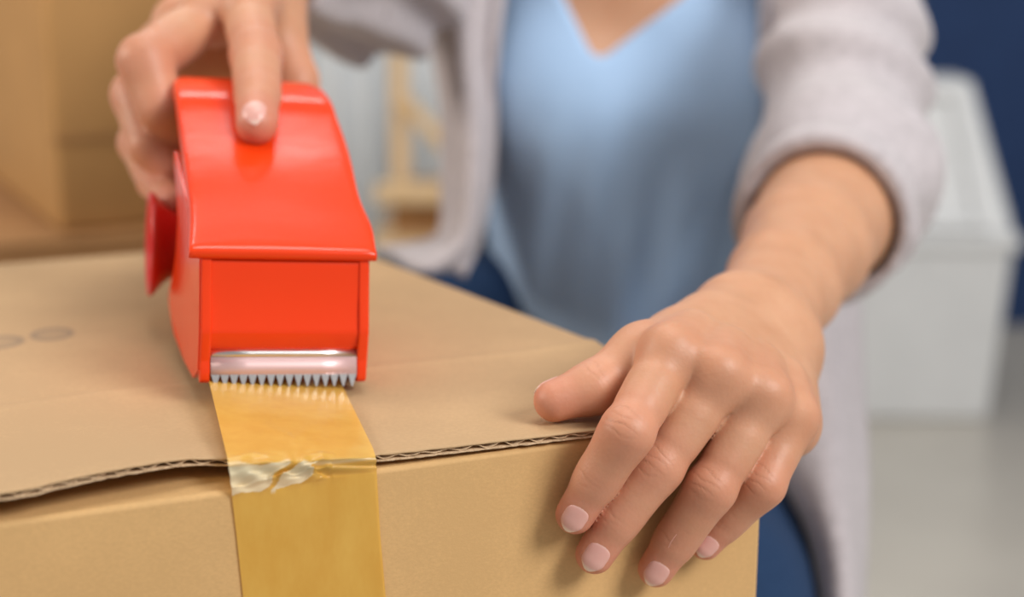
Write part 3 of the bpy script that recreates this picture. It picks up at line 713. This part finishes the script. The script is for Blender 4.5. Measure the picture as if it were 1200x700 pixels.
XL0, XR0 = float(J(577, 60, 1.05)[0]), float(J(893, 40, 1.05)[0])
LCUF = LEL * .66 + LWR * .34; LCUF = LWR + (LEL - LWR) * .70; RCUF = RWR + (REL - RWR) * .13
def cardif(p):
    o = torso(p) - .018
    o = smin(o, ell(p, (TX + .01, 1.25, .46), (.185, .135, .12)), .04)
    la = smin(cap(p, LSH, LEL, .055, .0475), cap(p, LEL, LCUF, .0475, .0445), .02)
    ra = smin(cap(p, RSH, REL, .062, .056), cap(p, REL, RCUF, .056, .033), .03)
    # folds
    dl = LEL - LSH; dl /= np.linalg.norm(dl); tl = (p - LSH) @ dl; dr = REL - RSH; dr /= np.linalg.norm(dr); tr = (p - RSH) @ dr
    la = la - .0050 * np.sin(tl * 80 + 3.2 * fnoise(p, 22, 3)) - .0020 * fnoise(p, 60, 4)
    ra = ra - .0055 * np.sin((p[:, 0] * .85 + p[:, 2] * .9) * 130 + 1.4 * fnoise(p, 18, 6)) - .002 * fnoise(p, 50, 7)
    o = o - .004 * fnoise(p, 34, 9)
    o = smin(o, la, .028); o = smin(o, ra, .035)
    # rolled cuffs
    ax = (LWR - LEL) / np.linalg.norm(LWR - LEL); q = p - LCUF; t = q @ ax; rad = np.linalg.norm(q - t[:, None] * ax, axis=1)
    ring1 = np.sqrt((np.maximum(np.abs(t + .013) - .010, 0)) ** 2 + (rad - .0430) ** 2) - .0048 - .001 * fnoise(p, 70, 11)
    axr = (RWR - REL) / np.linalg.norm(RWR - REL); q = p - RCUF; t2 = q @ axr; rad2 = np.linalg.norm(q - t2[:, None] * axr, axis=1)
    o = smax(o, -(cap(p, J(898, 60, 1.035), J(890, 190, .99), .007, .008)), .01)
    inner = o + .0065
    sh = np.maximum(o, -inner)
    sh = np.where((t > -.004) & (rad < .085) & (t < .30), np.maximum(sh, t + .004), sh)
    sh = np.where((t2 > -.03) & (rad2 < .07), np.maximum(sh, t2), sh)
    # front opening
    w_ = np.maximum(XL0 - .004 - p[:, 0] - .05 * np.clip(.66 - p[:, 2], 0, .2), p[:, 0] - XR0 - .10 * np.clip(.66 - p[:, 2], 0, .2)); w_ = np.maximum(w_, p[:, 1] - 1.185)
    w_ = np.where((p[:, 1] < .97), 1.0, w_)
    sh = np.maximum(sh, -w_)
    # neck hole
    nk = np.linalg.norm((p - [TX, 1.16, .9]) * [1, 1, .3], axis=1) - .075; sh = np.maximum(sh, -nk)
    sh = np.maximum(sh, .40 - p[:, 2])
    sh = np.minimum(sh, ring1)
    return sh
V, Q = surface_nets(cardif, (-.36, .66, .38), (.46, 1.45, .96), .0036)
cardi = fastmesh('cardigan', vsub(V), Q, M['grey_knit'], person)
def panel(name, ctrl, nr=40, nc=34, fold=.006, fr=9, seed=1, th=.005, m=None, par=None):
    """ctrl rows of (px,py,d) points -> smooth cloth sheet"""
    C = np.array([[J(*q) for q in r_] for r_ in ctrl]); A = np.stack([catmull(C[:, k], nr) for k in range(C.shape[1])], 1)
    G = np.stack([catmull(A[i], nc) for i in range(nr)], 0)
    for i in range(nr):
        for j in range(nc):
            G[i, j, 1] += fold * math.sin(j / nc * fr + 1.2 * math.sin(i / nr * 4 + seed)) 
    G = G - POFF; return grid(name, G, m or M['grey_knit'], par or person, thick=th)
panel('cardigan_front', [[(498, -70, 1.10), (535, -70, 1.07), (585, -70, 1.06), (598, -60, 1.07)],
                         [(508, 60, 1.09), (535, 50, 1.045), (568, 40, 1.035), (583, 45, 1.05)],
                         [(519, 130, 1.09), (535, 140, 1.045), (566, 140, 1.03), (580, 140, 1.05)],
                         [(520, 215, 1.10), (535, 220, 1.05), (560, 220, 1.03), (574, 220, 1.05)],
                         [(512, 275, 1.10), (525, 280, 1.05), (548, 282, 1.03), (560, 284, 1.05)],
                         [(440, 292, 1.08), (470, 308, 1.04), (515, 318, 1.02), (545, 322, 1.04)]], fold=.010, fr=11, seed=2)
panel('cardigan_front', [[(893, -70, 1.07), (905, -70, 1.06), (960, -60, 1.08), (1000, -60, 1.10)],
                         [(889, 60, 1.05), (900, 60, 1.04), (950, 60, 1.07), (1000, 60, 1.12)],
                         [(876, 200, 1.05), (890, 200, 1.04), (950, 200, 1.06), (1010, 200, 1.12)],
                         [(880, 340, 1.03), (900, 340, 1.01), (960, 350, 1.0), (1008, 350, 1.04)],
                         [(902, 450, .97), (925, 450, .93), (975, 455, .92), (1012, 460, .97)],
                         [(912, 540, .90), (935, 545, .86), (980, 545, .85), (1017, 550, .90)],
                         [(955, 640, .84), (970, 645, .82), (995, 650, .82), (1014, 650, .87)],
                         [(968, 760, .82), (980, 760, .80), (1000, 760, .81), (1006, 760, .86)]], fold=.005, fr=8, seed=4)
def jeans(p):
    d = ell(p, (.105, 1.26, .455), (.16, .13, .095))
    for k, ex in (('L', .076), ('R', .074)):
        a, b_, c = legsJ[k]; x = smin(cap(p, a, b_, .084, .064), cap(p, b_, c + [0, 0, .05], .062, .048), .02); d = smin(d, x, .03)
    d = d - .003 * fnoise(p, 40, 21)
    return np.maximum(np.maximum(d, .09 - p[:, 2]), -1)
V, Q = surface_nets(jeans, (-.30, .60, .05), (.40, 1.45, .62), .006)
fastmesh('jeans', vsub(V), Q, M['denim'], person)
# stool that carries the sitter
sto = empty('stool', (.105, 1.28, 0)); tag(sto, 'low round wooden stool under the seated person behind the box', 'stool')
o = lathe_w('seat', [(0, 0), (0, 150), (25, 155), (30, 150), (30, 0)], (0, 0), M['wood'], par=sto); o.rotation_euler = (0, math.radians(-90), 0); o.location = (0, 0, .318)
for sx in (-1, 1):
    for sy in (-1, 1): beam('leg', (sx * .12, sy * .12, 0), (sx * .08, sy * .08, .317), .03, .03, M['wood'], sto)
